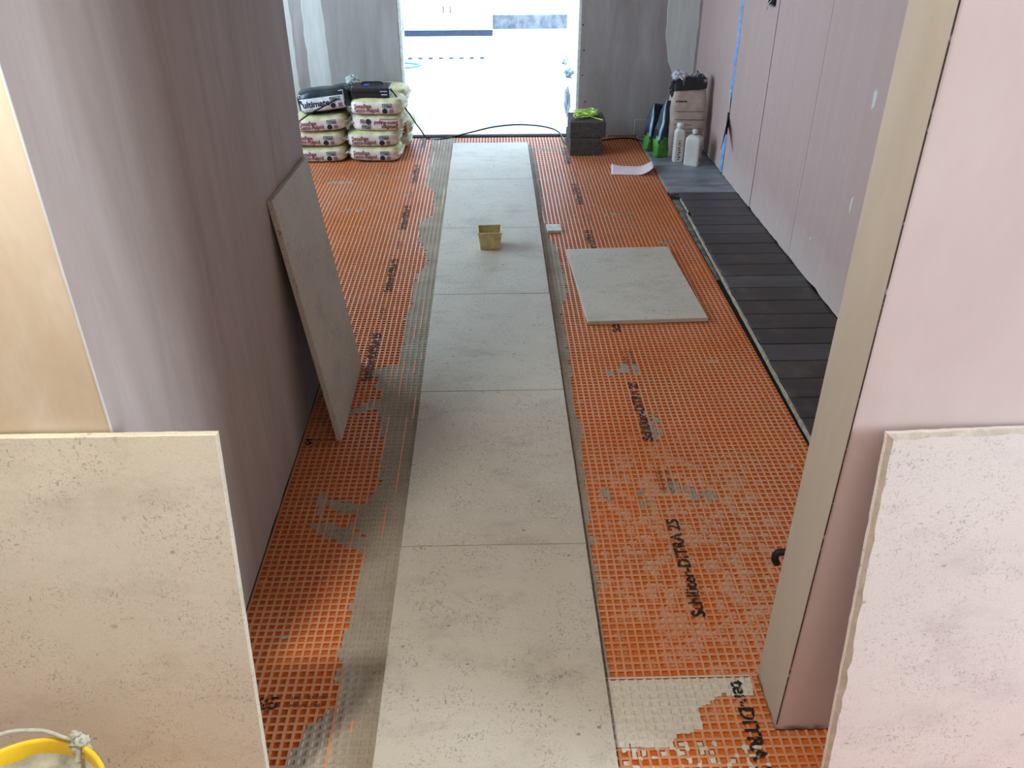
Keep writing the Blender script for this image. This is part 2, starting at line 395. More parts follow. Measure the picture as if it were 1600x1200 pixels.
# far room
fy = YB+.12
M_ffloor = plain('far_room_pale_floor', (226, 226, 222), .7, .3, .02, 3, .05)
st(box('floor_far', -3.2, 3.2, fy-.085, 12.05, -.03, -.012, M_ffloor))
st(box('wall_far_left', -3.3, -3.2, fy, 12.1, -.03, 2.6, M_white_wall))
st(box('wall_far_right', 3.2, 3.3, fy, 12.1, -.03, 2.6, M_white_wall))
st(box('wall_far_end', -3.2, 3.2, 12.0, 12.1, -.03, 2.6, plaster('far_end_plaster', (176, 176, 172), (214, 214, 210), (228, 228, 226), (3, 3, 3), fine=.4)))
st(box('ceiling_far', -3.3, 3.3, fy, 12.1, 2.6, 2.68, M_white_wall))
st(box('wall_far_near_side', -3.2, -2.68, fy-.12, fy, -.03, 2.6, M_white_wall)); st(box('wall_far_near_side_right', 1.72, 3.2, fy-.12, fy, -.03, 2.6, M_white_wall))

fe = bpy.data.objects['wall_far_end']
box('bare_plaster_band', .03, 1.02, 11.992, 12.0, -.01, .16, plaster('bare_far_plaster', (92, 92, 98), (116, 118, 124), (140, 142, 148), (5, 5, 5), fine=.4), fe)
# ------------------------------------------------------------------ floor
fl_ = st(box('floor', -3.0, 4.2, -2.6, YB+.03, -.10, -.034, M_screed))
PX = .0233; RW = .0068; DP = .0052
x0g, y0g = -1.515-45*PX, .36; NX = int((2.2-x0g)/PX); NY = int((YB-.012-y0g)/PX)
def on_membrane(x, y):
    if y < 1.297: return x < 2.2
    if y < 3.21: return XL-.006 < x < (1.137 if y > 1.46 else XR+.004)
    return x < 1.150
def build_membrane():
    """top grid of ribs with square recessed cavities"""
    V = []; Fc = []; fm = []; idx = {}
    def vt(i, j, lo):          # i,j on half grid: even=rib start, odd=cavity start
        k = (i, j, lo)
        if k in idx: return idx[k]
        x = x0g+(i//2)*PX+(RW if i % 2 else 0); y = y0g+(j//2)*PX+(RW if j % 2 else 0)
        x += .0006*N3(x*6, y*6, 1); y += .0006*N3(x*6, y*6, 4)
        idx[k] = len(V); V.append((x, y, ZM-(DP if lo else 0)+.0012*N3(x*1.7, y*1.7, 2))); return idx[k]
    for cy_ in range(NY):
        for cx in range(NX):
            x = x0g+(cx+.5)*PX; y = y0g+(cy_+.5)*PX
            if not on_membrane(x, y): continue
            if TX0+.01 < x < TX1-.01 and y < TY1-.02: continue
            i, j = 2*cx, 2*cy_
            a_, b_, c_ = i, i+1, i+2; d_, e_, f_ = j, j+1, j+2
            Fc.append((vt(a_, d_, 0), vt(b_, d_, 0), vt(b_, e_, 0), vt(a_, e_, 0)))
            Fc.append((vt(b_, d_, 0), vt(c_, d_, 0), vt(c_, e_, 0), vt(b_, e_, 0)))
            Fc.append((vt(a_, e_, 0), vt(b_, e_, 0), vt(b_, f_, 0), vt(a_, f_, 0)))
            fm += [0, 0, 0]
            L = [vt(b_, e_, 1), vt(c_, e_, 1), vt(c_, f_, 1), vt(b_, f_, 1)]
            T = [vt(b_, e_, 0), vt(c_, e_, 0), vt(c_, f_, 0), vt(b_, f_, 0)]
            Fc.append(tuple(L)); fm.append(1)
            for k in range(4): Fc.append((T[k], T[(k+1) % 4], L[(k+1) % 4], L[k])); fm.append(1)
    return V, Fc, fm
TX0, TX1, TY0, TP = -.3013, .2717, 1.049, .903
TY1 = TY0+6*TP
V, Fc, fm = build_membrane()
mem = mk('membrane', V, Fc, [M_orange_top, M_orange_cav], fl_, fm); mem['label'] = 'orange waffle-pattern plastic uncoupling membrane'
mem['kind'] = 'stuff'
# butt joint between two sheets
st_seam = box('sheet_joint', TX1+.002, XR-.02, 1.455, 1.459, ZM-.001, ZM+.0012, M_mortar_pale, mem)

# adhesive smeared over the membrane
LB = [(1.0, -.52), (1.255, -.511), (1.398, -.428), (1.698, -.428), (1.85, -.421), (1.99, -.412), (2.10, -.47), (2.2, -.45), (2.28, -.412), (2.504, -.414), (2.64, -.44), (2.766, -.47), (3.06, -.45), (3.167, -.415), (3.668, -.414), (4.045, -.41), (4.16, -.37), (4.301, -.366), (4.45, -.40), (4.537, -.428), (4.794, -.446), (4.95, -.37), (5.381, -.382), (5.5, -.46), (6.266, -.468), (6.7, -.47)]
RB = [(1.0, .283), (1.73, .287), (2.0, .296), (2.4, .305), (2.6, .325), (2.75, .305), (3.15, .321), (3.646, .318), (3.75, .36), (4.02, .368), (4.42, .352), (4.55, .315), (4.7, .34), (4.8, .30), (5.36, .318), (6.4, .31), (6.5, .283)]
def interp(t, P):
    for (a_, va), (b_, vb) in zip(P, P[1:]):
        if a_ <= t <= b_: return va+(vb-va)*(t-a_)/(b_-a_)
    return P[0][1] if t < P[0][0] else P[-1][1]
def inpoly(x, y, P):
    r = False
    for i in range(len(P)):
        (x1, y1), (x2, y2) = P[i], P[i-1]
        if (y1 > y) != (y2 > y) and x < (x2-x1)*(y-y1)/(y2-y1)+x1: r = not r
    return r
fingers = [[(-.62, 2.20), (-.41, 2.10), (-.41, 2.16), (-.56, 2.215), (-.60, 2.235)],
           [(-.615, 2.085), (-.60, 2.06), (-.42, 1.95), (-.41, 2.02), (-.55, 2.10)],
           [(-.60, 2.24), (-.585, 2.10), (-.57, 2.10), (-.575, 2.24)],
           [(-.58, 2.74), (-.56, 2.73), (-.41, 2.79), (-.41, 2.87), (-.50, 2.83)],
           [(-.56, 3.04), (-.48, 3.0), (-.41, 3.03), (-.41, 3.12), (-.47, 3.10)],
           [(-.50, 2.93), (-.44, 2.90), (-.43, 3.0), (-.49, 3.0)]]
patch = [(.272, 1.455), (.655, 1.452), (.65, 1.40), (.56, 1.395), (.50, 1.36), (.50, 1.30), (.43, 1.285), (.40, 1.25), (.27, 1.262)]
smears = [(-.86, 5.05, .09, .018), (-1.05, 5.6, .10, .03), (-.80, 5.75, .06, .03), (-1.18, 5.2, .05, .12), (.76, 4.93, .10, .022), (.57, 3.05, .05, .05), (.595, 2.63, .035, .10),
          (.50, 3.02, .05, .015), (-.55, 5.32, .03, .02), (.40, 6.35, .10, .04), (.62, 2.25, .05, .03), (.49, 2.17, .02, .05), (.37, 2.22, .02, .04), (.98, 4.45, .05, .03), (-.60, 1.62, .012, .008), (.69, 2.2, .06, .03)]
def mask(x, y):
    n = N3(x*22, y*22, 5)*.022+N3(x*60, y*60, 8)*.010
    if x < TX0+.004:
        if x-n > interp(y, LB): return 1
        for P in fingers:
            if inpoly(x+n*.5, y+n*.4, P): return 1
    if x > TX1-.003 and y < 6.5:
        if y > 1.46 and x-n*.5 < interp(y, RB): return 1
        if inpoly(x+n*.4, y+n*.3, patch) and y < 1.45: return 2
        if y < 1.262 and x < .64 and N3(x*55, y*55, 3) > .22: return 2
    for (cx, cy_, rx, ry) in smears:
        if ((x-cx)/rx)**2+((y-cy_)/ry)**2 < .9+N3(x*40, y*40, 2)*1.6: return 1 if N3(x*50, y*25, 11) > -.1 else 0
    return 0
lx = [0, RW, RW+.003, PX-.003]
def build_adhesive():
    V = []; Fc = []; fm = []; idx = {}
    def crd(k, o): return o+(k//4)*PX+lx[k % 4]
    def vt(i, j):
        if (i, j) in idx: return idx[(i, j)]
        low = (i % 4 >= 2) and (j % 4 >= 2); x = crd(i, x0g); y = crd(j, y0g)
        h = .0006-(.0022 if low else 0)+.0004*N3(x*90, y*90, 1)
        x += .0012*N3(x*80, y*80, 3); y += .0012*N3(x*80, y*80, 6)
        idx[(i, j)] = len(V); V.append((x, y, ZM+h+.0012*N3(x*1.7, y*1.7, 2))); return idx[(i, j)]
    for cy_ in range(int((1.0-y0g)/PX), NY):
        for cx in range(NX):
            xc = x0g+(cx+.5)*PX; yc = y0g+(cy_+.5)*PX
            if not on_membrane(xc, yc) or (TX0+.03 < xc < TX1-.03 and yc < TY1): continue
            for jj in range(4):
                for ii in range(4):
                    i, j = cx*4+ii, cy_*4+jj
                    x = (crd(i, x0g)+crd(i+1, x0g))/2; y = (crd(j, y0g)+crd(j+1, y0g))/2
                    if TX0+.02 < x < TX1-.02 and y < TY1: continue
                    m = mask(x, y)
                    if not m: continue
                    if m == 1 and x < TX0 and ii == 0 and N3(x*3, y*3.1, cx*1.7) > .26: continue   # rib left bare
                    Fc.append((vt(i, j), vt(i+1, j), vt(i+1, j+1), vt(i, j+1))); fm.append(m-1)
    return V, Fc, fm
V, Fc, fm = build_adhesive()
ad = mk('adhesive_smear', V, Fc, [M_mortar, M_mortar_pale], fl_, fm, kind='stuff'); ad['label'] = 'dried grey tile adhesive combed into the membrane'
box('tile_bed', TX0+.006, TX1-.006, TY0, TY1-.006, -.0333, -.0195, plain('tile_adhesive_bed', (84, 76, 66), .9), fl_)

# printing on the membrane
def ground_text(txt, size, x, y, rz, bold=.0):
    V, Fc = textmesh(txt, size, 'LEFT', bold); R_ = Matrix.Rotation(rz, 3, 'Z')
    V = [R_ @ v+Vector((x, y, 0)) for v in V]
    return [Vector((v.x, v.y, ZM+.0019+.0012*N3(v.x*1.7, v.y*1.7, 2))) for v in V], Fc
prints = []
for k in range(6):
    y = 1.66+.861*k; x = .583-.004*k
    prints.append(ground_text('Schlüter-DITRA 25', .054, x, y, PI/2, .0015))
    prints.append(ground_text('LPG SPDC 007', .020, x-.012, y+.56, PI/2)); prints.append(ground_text('LPG SPDC 007', .020, x+.018, y+.56, PI/2))
for k in range(5):
    y = 2.98+.861*k
    prints.append(ground_text('Schlüter-DITRA 25', .054, -.522, y, PI/2, .0015)); prints.append(ground_text('LPG SPDC 007', .020, -.53, y+.56, PI/2))
prints.append(ground_text('ter-DITRA 25', .052, .598, 1.44, -PI/2, .0015))
prints.append(ground_text('DITRA 25', .052, -.76, 1.385, 0, .0006)) if False else prints.append(ground_text('25', .052, -.615, 1.385, 0, .0015))
prints.append(ground_text('LPG SPDC 007', .015, -.535, 1.412, 0)); prints.append(ground_text('LPG SPDC 007', .015, -.543, 1.388, 0))
prints.append(ground_text('LPG SPDC 007', .018, -.675, 2.552, 0)); prints.append(ground_text('LPG SPDC 007', .018, -.685, 2.522, 0)); prints.append(ground_text('5', .05, -.708, 2.53, 0, .0015))
prints.append(ground_text('- - - - - - - - -', .02, -1.2, 5.95, 0))
V, Fc, _ = join(prints); mk('printed_lettering', V, Fc, M_print, mem)

# limestone tiles
def slab_mesh(wd, ln, t, jit=.0008, bev=.0015, seed=0, rough=None):
    """slab with origin at its lower near left corner, slightly uneven edges; rough = riven bevel on left and top edges"""
    P = []; sN = 36
    for (ax, ay, bx_, by_) in ((0, 0, 1, 0), (1, 0, 1, 1), (1, 1, 0, 1), (0, 1, 0, 0)):
        for k in range(sN):
            f = k/sN; P.append(((ax+(bx_-ax)*f)*wd, (ay+(by_-ay)*f)*ln))
    n = len(P); cx, cy_ = wd/2, ln/2; V = []
    def off(p, d, layer):
        x, y = p; ex = -1 if x < 1e-6 else (1 if x > wd-1e-6 else 0); ey = -1 if y < 1e-6 else (1 if y > ln-1e-6 else 0)
        j = jit*(N3(x*40+seed, y*40, layer)+.6*N3(x*130+seed, y*130, layer))
        dd = d
        if rough and layer >= 2 and (ex == -1 or ey == 1): dd = rough*(.65+.7*abs(N3(x*14, y*14, seed+9))*1.6)
        return (x-ex*(dd+j), y-ey*(dd+j))
    layers = [(bev, 0), (0, bev), (0, t-(bev if not rough else .008)), (bev, t)]
    for li, (d, z) in enumerate(layers):
        for p in P:
            q = off(p, d, li if li != 3 else 3) if li != 2 else off(p, 0, 1)
            V.append((q[0], q[1], z))
    Fc = []; fm = []
    for li in range(3):
        for k in range(n):
            Fc.append((li*n+k, li*n+(k+1) % n, (li+1)*n+(k+1) % n, (li+1)*n+k)); fm.append(1 if (rough and li == 2) else 0)
    Fc.append(tuple(range(n))[::-1]); Fc.append(tuple(range(3*n, 4*n))); fm += [0, 0]
    return V, Fc, fm
for k in range(6):
    V, Fc, fm = slab_mesh(TX1-TX0, TP-.003, .0195, seed=k*5)
    o = mk('tile', V, Fc, M_stone, fl_)
    o.location = (TX0+random.uniform(-.0006, .0006), TY0+k*TP, -.0195+random.uniform(-.0004, .0004))

# dark boards along the right wall
def bstart(y): return 1.157 if y > 5.27 else (1.212 if y > 4.9 else 1.198-.012*(4.9-y))
M_dark_mid = M_dark.copy(); M_dark_mid.name = 'mid_grey_floorboard'
_r = [n for n in M_dark_mid.node_tree.nodes if n.type == 'VALTORGB'][0].color_ramp.elements
M_dark_pale = M_dark.copy(); M_dark_pale.name = 'pale_grey_floorboard'
_q = [n for n in M_dark_pale.node_tree.nodes if n.type == 'VALTORGB'][0].color_ramp.elements
_r[0].color, _r[1].color = lin((42, 40, 41)), lin((68, 66, 68)); _q[0].color, _q[1].color = lin((104, 108, 114)), lin((142, 148, 156))  # greyer copies of the board colour, palest on the far boards
y = 1.47; k = 0
while y < YB-.03:
    wd = .1455 if y+.1455 < YB else YB-y-.002
    x0 = bstart(y+.07)+random.uniform(-.003, .003)
    o = box('floorboard', 0, 1.604-x0, 0, wd-.0035, 0, .014, M_dark_pale if y > 5.15 else (M_dark_mid if y > 4.7 or int(y*7) % 5 == 1 else M_dark), fl_, .0016)
    o.location = (x0, y, -.033+random.uniform(0, .0015)+.004); y += .147; k += 1
def strip(name, xa, xb, z0, z1, ya, yb, mat, jit, seed):
    n = int((yb-ya)/.03); V = []
    for j in range(n+1):
        y = ya+(yb-ya)*j/n; s = jit*N3(y*14, seed, 1); s2 = jit*N3(y*14, seed, 6)
        V += [(xa(y)+s, y, z0), (xb(y)+s2, y, z0), (xb(y)+s2, y, z1+jit*.3*N3(y*20, 1, seed)), (xa(y)+s, y, z1+jit*.3*N3(y*20, 3, seed))]
    Fc = [(0, 1, 2, 3), tuple(n*4+i for i in (3, 2, 1, 0))]
    for j in range(n):
        for i in range(4): Fc.append((4*j+i, 4*j+(i+1) % 4, 4*j+4+(i+1) % 4, 4*j+4+i))
    bm = bmesh.new(); vs = [bm.verts.new(v) for v in V]
    for f in Fc: bm.faces.new([vs[i] for i in f])
    return mkbm(name, bm, mat, fl_)
strip('edge_trim', lambda y: bstart(y-.01)-.012, lambda y: bstart(y-.01)-.004, -.033, -.016, 1.47, 5.18, M_edge, .003, 2)
strip('edge_trim', lambda y: 1.147, lambda y: 1.155, -.033, -.017, 5.33, 6.70, M_edge, .003, 5)
strip('edge_mortar', lambda y: 1.150, lambda y: bstart(y)-.020, -.033, -.026, 3.95, 5.18, M_gapfill, .006, 3)
strip('dark_gap', lambda y: 1.132, lambda y: bstart(y)-.001, -.0334, -.0325, 1.47, 6.7, M_black, .0, 3)

# ------------------------------------------------------------------ loose tiles
def place(o, org, u, v, n):
    """columns: local x->u, y->v, z->n"""
    m = Matrix((u, v, n)).transposed().to_4x4(); m.translation = org; o.matrix_world = m
# lying on the membrane
Vv = slab_mesh(.566, .875, .020, seed=31)
o = mk('limestone_tile', Vv[0], Vv[1], M_stone)
o.location = (.430, 3.452, ZM+.0012); o.rotation_euler = (.0, 0, math.radians(2.0)); 
tag(o, 'limestone tile lying flat and loose on the orange membrane, right of the laid row', 'tile')
# leaning on the corridor wall
Vv = slab_mesh(.565, .918, .020, seed=47); o = mk('limestone_tile', Vv[0], Vv[1], M_stone)
v = Vector((-.128, .040, .905)).normalized(); u = Vector((.0, 1, 0)); u = (u-u.dot(v)*v).normalized(); n = u.cross(v).normalized()
place(o, Vector((-.575, 2.555, ZM+.001))-n*.020, u, v, n)
tag(o, 'limestone tile standing on end against the left corridor wall', 'tile')
# big cream tile front left
Vv = slab_mesh(.60, .925, .018, seed=58); o = mk('limestone_tile', Vv[0], Vv[1], M_stone_warm)
u = Vector((1, .0, 0)); v = Vector((0, .155, .912)).normalized(); n = u.cross(v).normalized()   # n points -y,+z
place(o, Vector((-.52, 1.130, ZM+.001))-u*.60-n*.018, u, v, n)
tag(o, 'cream limestone tile propped upright in the left foreground behind the yellow bucket', 'tile')
# big pale tile front right
Vv = slab_mesh(.585, .918, .020, .0016, seed=73, rough=.010); o = mk('limestone_tile', Vv[0], Vv[1], [M_stone_pale, M_riven], None, Vv[2])
u = Vector((1, .045, 0)).normalized(); v = Vector((0.0, .118, .905)).normalized(); v = (v-v.dot(u)*u).normalized(); n = u.cross(v).normalized()
place(o, Vector((.730, 1.130, ZM+.001))-n*.020, u, v, n)
tag(o, 'pale limestone tile with chipped riven edge propped in the right foreground', 'tile')

# small offcut by the laid tiles
o = box('tile_offcut', -.04, .04, -.05, .05, 0, .018, plain('offcut_white', (206, 202, 192), .7), None, .002)
o.location = (.352, 4.665, ZM+.001); o.rotation_euler = (0, 0, .03)
tag(o, 'small pale offcut of stone beside the laid tile row', 'offcut')

# ------------------------------------------------------------------ yellow tub on the tiles
tub = empty('square_tub', (-.022, 4.375, 0.0), 'small open square yellow tub standing on the laid tiles', 'tub', rz=.02)
M_tub = plain('yellow_card', (208, 190, 138), .6, .3, .08, 25); M_tub_in = plain('yellow_card_inside', (190, 168, 112), .7)
b0, t0, hh, th = .054, .064, .100, .003
def tubwall(k):
    R_ = Matrix.Rotation(k*PI/2, 3, 'Z')
    pts = [(-b0, -b0, .003), (b0, -b0, .003), (t0, -t0, hh), (-t0, -t0, hh), (-b0+th, -b0+th, .003), (b0-th, -b0+th, .003), (t0-th, -t0+th, hh), (-t0+th, -t0+th, hh)]
    V = [R_ @ Vector(p) for p in pts]
    return mk('side_panel', V, [(0, 1, 2, 3), (7, 6, 5, 4), (3, 2, 6, 7), (0, 4, 5, 1), (0, 3, 7, 4), (1, 5, 6, 2)], M_tub, tub)
for k in range(4): tubwall(k)
mk('base', [(-b0, -b0, .0005), (b0, -b0, .0005), (b0, b0, .0005), (-b0, b0, .0005), (-b0, -b0, .004), (b0, -b0, .004), (b0, b0, .004), (-b0, b0, .004)], [(3, 2, 1, 0), (4, 5, 6, 7), (0, 1, 5, 4), (1, 2, 6, 5), (2, 3, 7, 6), (3, 0, 4, 7)], M_tub_in, tub)
bm = bmesh.new()
for k in range(4):
    R_ = Matrix.Rotation(k*PI/2, 4, 'Z'); tmp = bmesh.new(); bbox(tmp, -t0-.002, t0+.002, -t0-.002, -t0+.004, hh-.008, hh+.001, .0008)
    tmp.transform(R_); me_ = bpy.data.meshes.new('x'); tmp.to_mesh(me_); bm.from_mesh(me_); bpy.data.meshes.remove(me_); tmp.free()
mkbm('rim', bm, M_tub, tub)
tube('corner_fold', [(-t0*.93, -t0-.001, hh-.03), (-b0*.9, -b0-.003, .004)], .0022, M_tub, tub, 6)

# ------------------------------------------------------------------ adhesive bags
M_cream = plain('bag_cream_paper', (222, 212, 200), .6, .3, .05, 20, .4)
M_yellow = plain('bag_yellow_paper', (206, 199, 146), .6, .3, .08, 20, .4)
M_red = plain('bag_dark_red_print', (128, 34, 54), .6); M_ink = plain('bag_navy_print', (44, 44, 58), .6); M_mauve = plain('bag_mauve_print', (140, 110, 124), .6)
M_blk_plastic = plain('bag_black_plastic', (38, 48, 54), .35, .5, .2, 18, .8); M_wht = plain('bag_white_label', (218, 220, 222), .5)
A_, B_, C_, NE = .187, .150, .057, 5.0
def bag_surf(a, b_, c, seed, nx=22, ny=16, rough=.0075):
    """pillow shaped sack as cube-sphere superellipsoid"""
    bm = bmesh.new(); bmesh.ops.create_cube(bm, size=2); bmesh.ops.subdivide_edges(bm, edges=bm.edges, cuts=11, use_grid_fill=True)
    for v in bm.verts:
        p = v.co; k = (abs(p.x)**NE+abs(p.y)**NE+abs(p.z)**NE)**(-1/NE)
        q = Vector((p.x*k*a, p.y*k*b_, p.z*k*c)); s = Vector((q.x*9, q.y*9, q.z*14))
        q += Vector((q.x/a, q.y/b_, q.z/c))*rough*(N3(s.x+seed, s.y, s.z)+.5*N3(s.x*2.6+seed, s.y*2.6, s.z*2.6))
        v.co = q
    return bm
def front_y(x, z, a=A_, b_=B_, c=C_):
    r = 1-(abs(x)/a)**NE-(abs(z)/c)**NE
    return -b_*max(r, 0)**(1/NE)
def wrap(VF, a=A_, b_=B_, c=C_, off=.0062):
    V, Fc = VF; return [Vector((v.x, front_y(v.x, v.y, a, b_, c)-off, v.y)) for v in V], Fc
def end_fin(s, seed):
    n = 14; V = []
    for j in range(n+1):
        y = -B_*.92+2*B_*.92*j/n; o_ = .006*N3(y*30, seed, 1)
        V += [(s*(A_-.012), y, o_), (s*(A_+.018+.006*N3(y*25, seed, 4)), y, o_*2.2+.006)]
    V2 = [(x, y, z+.002) for x, y, z in V]; Fc = []; m = len(V)
    for j in range(n):
        i = 2*j; Fc += [(i, i+1, i+3, i+2), (m+i+2, m+i+3, m+i+1, m+i), (i+1, m+i+1, m+i+3, i+3)]
    return V+V2, Fc
def make_bag(seed, flip=False):
    root = bpy.data.objects.new('adhesive_bag', None); root.empty_display_size = .1; C.objects.link(root)
    bm = bag_surf(A_, B_, C_, seed); me_ = mkbm('sack', bm, [M_yellow, M_cream], root, smooth=True)
    for p in me_.data.polygons:
        c = p.center
        if (c.y < -B_*.72 and abs(c.x) < A_*.90 and -C_*.9 < c.z < C_*.62): p.material_index = 1
        if c.x < -A_*.9: p.material_index = 1
    for s in (-1, 1):
        V, Fc = end_fin(s, seed+s); mk('crimped_end', V, Fc, M_cream, root, smooth=True)
    sg = -1 if flip else 1
    def T(VF): return [Vector((v.x*sg, v.y*sg-.006, 0)) for v in VF[0]], VF[1]
    def TW(VF): return wrap(T(VF))
    def mv(VF, x, y): return [v+Vector((x, y, 0)) for v in VF[0]], VF[1]
    r1 = TW(mv(textmesh('Setaflex', .038, 'LEFT', .0010), -.150, .006)); r2_ = TW(mv(textmesh('Semi-Rapid', .038, 'LEFT', .0010), -.150, -.022))
    V, Fc, _ = join([r1, r2_]); mk('brand_lettering', V, Fc, M_red, root)
    parts = [TW(frame(.045, .112, .004, .032, .004)), TW(mv(textmesh('White', .021, 'CENTER', .0009), .078, .011)), TW(disc(.062, -.018, .019))]
    V, Fc, _ = join(parts); mk('grade_print', V, Fc, M_ink, root)
    V, Fc = TW(rect(.092, .120, -.034, -.006)); mk('weight_mark', V, Fc, M_mauve, root); V, Fc = TW(rect(-.148, -.02, -.040, -.034, 4)); mk('small_print', V, Fc, M_mauve, root)
    return root
protos = {False: make_bag(3), True: make_bag(11, True)}; used = set()
def put_bag(flip, loc, rz, label, ry=0., sc=None, group='bags of white adhesive by the back wall'):
    src = protos[flip]
    if flip not in used: used.add(flip); r = src
    else:
        r = src.copy(); C.objects.link(r)
        for ch in src.children:
            c = ch.copy(); C.objects.link(c); c.parent = r
    r.location = loc; _k = len(used)+len([o_ for o_ in C.objects if o_.name.startswith('adhesive_bag')]); r.rotation_euler = (.02*math.sin(_k*1.9), ry+.022*math.sin(_k*2.7), rz); r.scale = (1+.02*math.sin(_k*3.3), 1, 1+.04*math.cos(_k*1.3)); tag(r, label, 'bag', group); return r
zs = ZM+.058
put_bag(False, (-.857, 6.195, zs), .0, 'yellow and cream adhesive bag at the bottom of the right stack')
put_bag(False, (-.862, 6.20, zs+.110), .04, 'yellow and cream adhesive bag second from floor in the right stack')
put_bag(True, (-.815, 6.21, zs+.219), -.02, 'adhesive bag lying upside down, third from floor in the right stack')
put_bag(False, (-.815, 6.20, zs+.328), -.01, 'top adhesive bag of the right stack, under the black case')
for k in range(4): put_bag(k == 1, (-.815+.03*math.sin(k*2.1), 6.53, zs+.110*k), .03*math.cos(k*3), ['rearmost bag on the floor behind the right stack', 'rear bag second from floor behind the right stack', 'rear bag third from floor behind the right stack', 'rear pale yellow bag at the top behind the right stack'][k], group='bags behind the right stack')
put_bag(False, (-1.245, 6.20, zs), .02, 'adhesive bag at the bottom of the left stack beside the leaning tile')
put_bag(False, (-1.262, 6.20, zs+.110), .05, 'adhesive bag in the middle of the left stack')
put_bag(False, (-1.225, 6.195, zs+.219), .07, 'yellow adhesive bag directly under the black bag on the left stack', -.05)
# black bag
bb = empty('black_adhesive_bag', (-1.195, 6.245, zs+.219+.058+.078), 'black plastic bag with white label on top of the left stack', 'bag', rz=.10); bb.rotation_euler = (-.15, -.10, .10)
a2, b2, c2 = .190, .185, .082
o = mkbm('sack', bag_surf(a2, b2, c2, 21, rough=.008), M_blk_plastic, bb, smooth=True)
W2 = lambda VF, off: wrap(VF, a2, b2, c2, off)
V, Fc, _ = join([W2(rect(-.165, .140, -.066, .022, 12, 6), .006)]); mk('label', V, Fc, M_wht, bb)
def mv(VF, x, y): return [v+Vector((x, y, 0)) for v in VF[0]], VF[1]
V, Fc, _ = join([W2(mv(textmesh('ultimate', .058, 'LEFT', .0016), -.150, -.036), .0085), W2(frame(.045, .118, -.014, .014, .004), .0085), W2(mv(textmesh('White', .022, 'CENTER', .0009), .081, -.007), .0085), W2(disc(.062, -.042, .018), .0085)])
mk('label_lettering', V, Fc, M_ink, bb)
V, Fc, _ = join([W2(frame(-.170, .145, -.066, .052, .004), .0085)]); mk('label_border', V, Fc, M_wht, bb)
V, Fc, _ = join([W2(rect(.098, .126, -.058, -.028), .0085)]); mk('small_print', V, Fc, M_mauve, bb)

# black tool case on the right stack
M_case = plain('black_case', (24, 24, 30), .4, .5, .1, 30)
case = empty('tool_case', (-.855, 6.20, zs+.328+.059), 'black ribbed tool case lying on top of the right stack of bags', 'case', rz=-.01)
box('case_body', -.13, .135, -.10, .10, 0, .030, M_case, case, .004, 2); box('case_lid', -.132, .137, -.102, .10, .032, .066, M_case, case, .006, 2)
bm = bmesh.new()
for k in range(12): bbox(bm, -.125+k*.021, -.114+k*.021, -.1045, -.10, .050, .061, .001)
mkbm('ribs', bm, plain('case_rib', (60, 58, 66), .5), case)
for (xa, xb_, za) in ((.072, .122, .040), (.080, .122, .018)): box('case_marking', xa, xb_, -.1035, -.099, za, za+.007, plain('case_white_print', (180, 180, 190), .5), case)
tube('handle', [(-.08, .05, .066), (-.06, .05, .076), (.05, .05, .076), (.08, .05, .066)], .006, M_case, case)
box('latch', -.05, -.015, -.03, .0, .066, .073, plain('blue_latch', (60, 100, 180), .4), case, .003)
# crumpled wrap behind
def crumple(name, c, r, seed, mat, sq=(1, 1, .6), amp=.35, sub=3, parent=None):
    bm = bmesh.new(); bmesh.ops.create_icosphere(bm, subdivisions=sub, radius=1)
    for v in bm.verts:
        p = v.co.normalized(); k = 1+amp*(N3(p.x*2.2+seed, p.y*2.2, p.z*2.2)*1.4+.6*abs(N3(p.x*5+seed, p.y*5, p.z*5)))
        v.co = Vector((c[0]+p.x*r*k*sq[0], c[1]+p.y*r*k*sq[1], c[2]+p.z*r*k*sq[2]))
    return mkbm(name, bm, mat, parent)
o = crumple('crumpled_wrapping', (-1.02, 6.42, zs+.442), .045, 4, plain('grey_white_wrap', (176, 184, 176), .5), (1, 1, .8)); tag(o, 'crumpled pale wrapping behind the black case and black bag', 'wrapping')

# cables
M_cable = plain('black_cable', (26, 24, 24), .5)
Zf = ZM+.004
o = tube('power_cable', [(-.716, 6.13, .475), (-.69, 6.13, .445), (-.649, 6.15, .377), (-.601, 6.25, .272), (-.572, 6.40, .165), (-.549, 6.55, .075), (-.51, 6.66, Zf+.003), (-.401, 6.655, Zf), (-.201, 6.775, Zf+.012), (.005, 6.95, -.006), (.217, 7.02, -.006), (.426, 6.95, -.006), (.535, 6.78, Zf+.012), (.56, 6.52, Zf), (.60, 6.44, Zf), (.75, 6.50, Zf), (.92, 6.60, Zf), (1.08, 6.62, Zf+.002), (1.17, 6.5, Zf+.008)], .0055, M_cable)
tag(o, 'long thin black cable looping from the bag stack across the doorway', 'cable')
o = tube('short_cable', [(-1.00, 6.17, .452), (-1.09, 6.07, .420), (-1.17, 6.025, .385), (-1.26, 6.0, .345), (-1.345, 5.985, .295), (-1.40, 6.0, .24)], .0055, M_cable); tag(o, 'short black cable hanging over the front of the black bag', 'cable')

